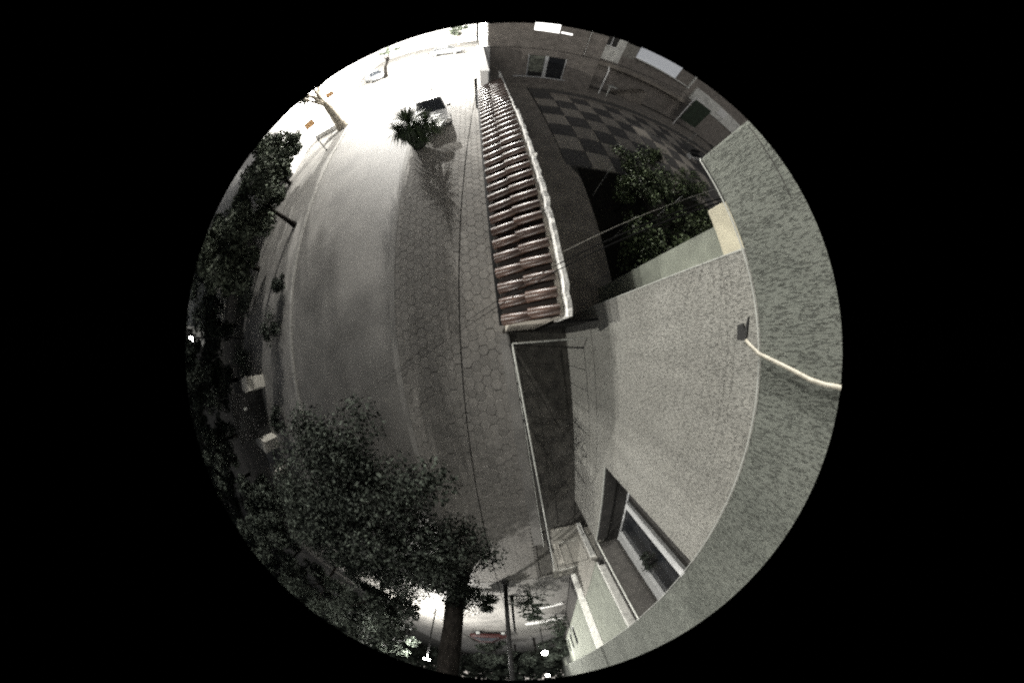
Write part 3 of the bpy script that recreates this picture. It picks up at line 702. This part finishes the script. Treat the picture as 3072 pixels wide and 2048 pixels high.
# left trees ------------------------------------------------------------
G = 'trees along the far pavement'
LT = [('dark bushy tree with a crooked trunk standing by the far kerb, left', (-10.0, 7.6, .1), (-11.4, 8.9, 3.0), (2.3, 2.5, 1.7), 12000),
      ('tree nearest the overexposed street with bright leaf edges', (-13.2, 12.8, .1), (-12.9, 12.9, 2.8), (2.3, 2.6, 1.7), 11000),
      ('dense dark tree on the left behind the crooked one', (-13.9, 6.4, .1), (-13.7, 6.6, 3.0), (2.5, 2.3, 2.0), 12000),
      ('dark tree at the left rim above the small white lamp', (-19.5, 9.5, .1), (-19.5, 9.5, 3.6), (3, 2.8, 2.6), 8000),
      ('dark tree directly behind the small white lamp', (-18.4, 3.9, .1), (-18.4, 3.9, 3.3), (2.2, 2.4, 2.6), 8000),
      ('dark tree just below the small white lamp at the left rim', (-18.6, .2, .1), (-18.6, .2, 3.0), (2.2, 2.2, 2.6), 8000),
      ('dark tree overhanging the lower end of the black gate', (-14.8, -7.2, .1), (-14.4, -7.4, 2.6), (2.0, 2.2, 1.9), 9000),
      ('dark tree behind the pale gate piers at the left rim', (-19.8, -3.6, .1), (-19.8, -3.6, 3.8), (3.2, 3.0, 2.8), 8000),
      ('dark tree at the lower left rim behind the gate', (-18.5, -10.5, .1), (-18.5, -10.5, 3.6), (3.2, 3.2, 2.9), 8000),
      ('dark tree at the lower left rim behind the big crown', (-14.8, -14.5, .1), (-14.8, -14.5, 3.7), (3.0, 3.0, 2.9), 8000),
      ('dark tree at the lower left rim, second from the broad trunk', (-15.5, -21.5, .1), (-15.5, -21.5, 3.6), (3.0, 3.0, 3.0), 7000),
      ('tall dark tree at the far left rim behind the gate', (-24, -8, .1), (-24, -8, 4.6), (3.6, 3.6, 3.4), 7000),
      ('tall dark tree far behind at the lower left rim', (-23, -17, .1), (-23, -17, 4.4), (3.6, 3.6, 3.6), 7000),
      ('dark tree near the lower rim left of the broad trunk', (-12.2, -19.5, .1), (-12.2, -19.5, 3.2), (2.6, 2.6, 2.6), 6000)]
for lab, b, c, r, n in LT:
    tree('street_tree', lab, 'tree', b, c, r, n, .15, 'leafd' if b[1] < 5 else 'leaf', .13, 30, .75, 'bark', G)
for (x, y, r, lab) in [(-10.3, 2.2, .55, 'low dark shrub on the far pavement opposite the house'), (-9.9, 4.2, .4, 'small dark shrub beside the far kerb'), (-11.0, -2.0, .5, 'low dark shrub in front of the black gate'), (-13.9, 9.7, 1.1, 'broad dark shrub between the two upper trees on the left'), (-14.0, 4.6, .9, 'broad dark shrub under the dense tree on the left'), (-12.4, -8.6, 1.0, 'broad dark shrub past the lower wall stub'), (-11.2, -12.5, 1.1, 'broad dark shrub at the lower left behind the large crown'), (-14.6, 1.0, .8, 'broad low shrub just above the upper wall stub')]:
    t = thing('shrub', lab, 'shrub', (x, y, .1), 0, 'low shrubs on the far pavement')
    cs, p = clumps((0, 0, r), (r, r*1.3, r*.6), 14, r*.6, int(1200+2600*max(0, r-.55))); newobj('foliage', leafmesh('foliage', p, .07, M['leafd']), t)
    MB().tube([(0, 0, -.05), (0, 0, r)], .03, 6).build('stem', M['bark'], t)
# piers and black gate
def pier(x, y, rz, L, h, lab):
    t = thing('gate_pier', lab, 'wall', (x, y, .1), rz, 'pale wall stubs at the black gate')
    MB().box(-L, -.32, 0, 0, .32, h, .02).build('wall', M['plinth'], t); MB().box(-L-.04, -.36, h+.001, .04, .36, h+.07, .01).build('coping', M['plinth'], t)
pier(-12.7, -.10, R(8), 1.0, 1.2, 'pale plastered wall stub at the upper side of the black gate')
pier(-12.8, -3.45, R(-14), 1.3, 1.0, 'pale plastered wall stub at the lower side of the black gate')
pier(-13.2, -5.3, R(-20), .8, .8, 'small pale wall stub furthest down by the black gate')
bg_ = thing('black_gate', 'black sheet metal gate between the pale wall stubs on the far side', 'gate', (-13.4, -1.75, .1))
for i in range(9): MB().box(-.02, -1.22+i*.275, 0, .02, -.955+i*.275, 2.3, .008).build('panel', M['black'], bg_)
MB().box(-.03, .35, 1.35, .045, .47, 1.55, .005).build('plate', M['palerail'], bg_)
MB().box(-.05, -1.3, 2.31, .05, 1.3, 2.4).build('top_rail', M['black'], bg_)
hw = thing('far_house', 'dim low house wall behind the trees at the left rim', 'house', (0, 0, 0))
MB().box(-34, 4.6, -.1, -22.9, 26, 7).build('wall', M['backpale'], hw)
for i in range(4): MB().box(-22.899, 8+i*4.5, 2, -22.86, 9.4+i*4.5, 3.6).build('window', M['glass'], hw)

# big tree below the camera
bt = tree('large_tree', 'large dark broadleaf tree whose crown fills the lower left, with a broad black trunk', 'tree', (-3.75, -10.6, 0), (-4.95, -6.3, 1.85), (3.7, 5.6, .8), 46000, .075, 'leafd', .34, 105, .95, 'bark', limbs=22, zmin=1.0)
tree('large_tree', 'loose dark tree linking the large crown with the greenery at the left rim', 'tree', (-9.6, -7.8, .1), (-8.6, -6.4, 2.0), (2.6, 3.4, .9), 16000, .09, 'leafd', .15, 50, .9, 'bark', limbs=14)
t2 = thing('broad_trunk_tree', 'massive dark trunk standing upright at the bottom left of the lit street', 'tree', (-3.72, -10.9, 0))
MB().tube([(0, 0, -.05), (.02, 0, .35), (.03, 0, 1.0), (-.02, .01, 2.1), (.02, 0, 3.5), (.0, -.03, 5.2), (-.02, 0, 8)], [.66, .50, .43, .44, .41, .43, .40], 16).build('trunk', M['bark'], t2, smooth=True)
cs, p = clumps((-.1, .5, 1.7), (1.3, 1.2, .6), 18, .45, 2500); newobj('crown', leafmesh('crown', p, .09, M['leafd']), t2)

tree('background_tree', 'tree between the broad trunk and the lower left rim with bright gaps', 'tree', (-9.5, -13.5, .1), (-9.3, -13.5, 3.4), (2.6, 2.4, 2.6), 9000, .14, 'leafd', .16, 34, .7, 'bark')
# conifers, hedge, poles at the bottom
def conifer(x, y, h, r, lab):
    t = thing('conifer', lab, 'conifer', (x, y, 0), 0, 'small conifers on the lit lower street')
    MB().tube([(0, 0, -.02), (0, 0, h)], [.06, .015], 7).build('trunk', M['bark'], t)
    b = MB(); rr = random.Random(int(x*100))
    P = []
    for k in range(9):
        z = .35+k*(h-.4)/9; L = r*(1-.85*k/9)
        for j in range(7):
            a = rr.uniform(0, 6.28); e = Vector((math.cos(a)*L, math.sin(a)*L, z+.12*L))
            b.tube([(0, 0, z-.05), e], [.018, .006], 4)
            for q in range(26):
                s_ = rr.uniform(.2, 1); c = Vector((0, 0, z-.05)).lerp(e, s_)
                P.append((c.x+rr.gauss(0, .07), c.y+rr.gauss(0, .07), c.z+rr.gauss(0, .03)))
    b.build('branches', M['bark'], t); newobj('needles', leafmesh('needles', P, .085, M['conifer'], aspect=2.2), t)
conifer(-.45, -14.6, 2.5, 1.5, 'dark layered conifer standing right of the two poles')
conifer(-2.95, -14.2, 1.7, .75, 'small dark conifer left of the two poles')
conifer(1.1, -22.5, 2.6, 1.5, 'conifer beside the white kerb lines near the grey house')
def pole(x, y, h, r, lab):
    t = thing('utility_pole', lab, 'pole', (x, y, 0), 0, 'dark poles on the lower street')
    MB().tube([(0, 0, 0), (0, 0, h)], [r, r*.8], 10).build('shaft', M['dark'], t, smooth=True)
    MB().box(-r*1.5, -r*1.5, -.02, r*1.5, r*1.5, .35, .02).build('base', M['dark'], t)
pole(-1.6, -12.3, 9, .115, 'tall dark pole nearest the camera on the lower street')
pole(-1.62, -15.1, 2.9, .085, 'shorter dark pole just behind the tall one')
HG = 'background trees at the bottom rim'
for i, (x, y, z, lab) in enumerate([(-8.5, -40, 3.2, 'dark hedge tree behind the red car at the bottom rim'), (-4.6, -41, 3.4, 'dark hedge tree at the bottom rim below the tall pole'), (-1.6, -36, 3.4, 'dark tree just left of the bright street lamp'), (1.4, -33, 2.6, 'dark tree between the bright lamp and the grey house'), (-6.5, -34.5, 2.3, 'low dark tree in front of the red car row')]):
    tree('background_tree', lab, 'tree', (x, y, 0), (x, y, z), (2.3, 1.8, 1.5+.2*i), 2200, .24, 'leafd', .14, 16, .75, 'bark', HG)

# lamps ------------------------------------------------------------------
def lamp_post(loc, h, lab, power, glob=.28, arm=0):
    t = thing('street_lamp', lab, 'street lamp', loc)
    MB().tube([(0, 0, 0), (0, 0, h)], .05, 8).build('post', M['dark'], t)
    MB().sphere((0, 0, h+glob*.8), glob, 2).build('globe', M['glow'], t, smooth=True)
    if power:
        point('lamp_light', (0, 0, h+glob*2+.1), power, .1, parent=t)
lamp_post((-.45, -28, 0), 3.25, 'bright white globe lamp nearest the bottom rim right of the poles', 900, .30)
lamp_post((-1.0, -47, 0), 6.6, 'second white globe lamp right on the bottom rim', 900, .30)
L3 = thing('street_lamp', 'street lamp hidden behind the broad trunk lighting the lower street', 'street lamp', (-8.2, -19.5, 0))
MB().tube([(0, 0, 0), (0, 0, 5.2)], .06, 8).build('post', M['dark'], L3); MB().box(-.2, -.12, 5.2, .2, .12, 5.3).build('head', M['glow'], L3)
point('lamp_light', (0, 0, 5.05), 22000, .12, parent=L3)
fl = thing('flood_lamp', 'small white flood lamp shining through the trees at the left rim', 'lamp', (-15.5, 2.6, .1))
MB().tube([(-.25, 0, 0), (-.25, 0, 4.35)], .05, 8).build('post', M['dark'], fl)
MB().box(-.25, -.13, 4.29, -.08, .13, 4.52, .01).build('housing', M['dark'], fl)
MB().box(-.079, -.07, 4.33, -.07, .07, 4.47).build('glass', M['glow'], fl)
MB().box(-.24, -.30, 4.279, .36, .30, 4.285).build('lower_beam_block', M['dark'], fl)  # added plate that keeps the beam off the ground below
MB().box(.30, -.024, 4.286, .36, .35, 4.75).build('side_beam_block', M['dark'], fl)  # added flap that keeps the beam off the roof tiles
spot('flood_light', (-.04, 0, 4.4), (17.5, -5.5, 6.0), 6600, 86, .014, (1, .975, .90), .4, parent=fl)
def wall_lamp(loc, lab, power, arm):
    t = thing('street_lamp', lab, 'street lamp', loc)
    MB().tube([(arm, 0, 0), (arm, 0, 7.6), (arm*.5, 0, 7.9), (0, 0, 7.8)], .05, 8).build('post', M['steel'], t)
    MB().box(-.3, -.14, 7.7, .3, .14, 7.8, .02).build('head', M['steel'], t); MB().box(-.25, -.11, 7.66, .25, .11, 7.695).build('lens', M['glow'], t)
    point('lamp_light', (0, 0, 7.5), power, .12, parent=t)
bl = thing('street_lamp', 'street lamp on a long bracket of the dark building behind the white car', 'street lamp', (-3.6, 26.0, -.8))
MB().tube([(4.42, 0, 5.9), (2.0, 0, 6.4), (0, 0, 6.5)], .04, 8).build('bracket', M['steel'], bl)
MB().box(-.3, -.14, 6.42, .3, .14, 6.55, .02).build('head', M['steel'], bl); MB().box(-.25, -.11, 6.38, .25, .11, 6.415).build('lens', M['glow'], bl)
point('lamp_light', (0, 0, 6.3), 40000, .12, parent=bl)
wall_lamp((-6.5, 38, 0), 'tall street lamp far up the overexposed street', 22000, 2.2)
wall_lamp((-10.8, 24.5, 0), 'tall street lamp at the upper left beside the white facade', 19000, -1.2)

# far-off dark trees that close the view
P = []
for k in range(150):
    a = R(150+k*1.25); d = RNG.uniform(58, 75); c = np.array([d*math.sin(a), d*math.cos(a), 0])
    h = RNG.uniform(7, 11); q = RNG.normal(size=(150, 3))*np.array([2.2, 2.2, h*.28])+c+np.array([0, 0, h*.5]); q[:, 2] = np.abs(q[:, 2]); P.append(q)
wo = newobj('far_woods', leafmesh('far_woods', np.concatenate(P), .95, M['leafd'])); wo['kind'] = 'stuff'
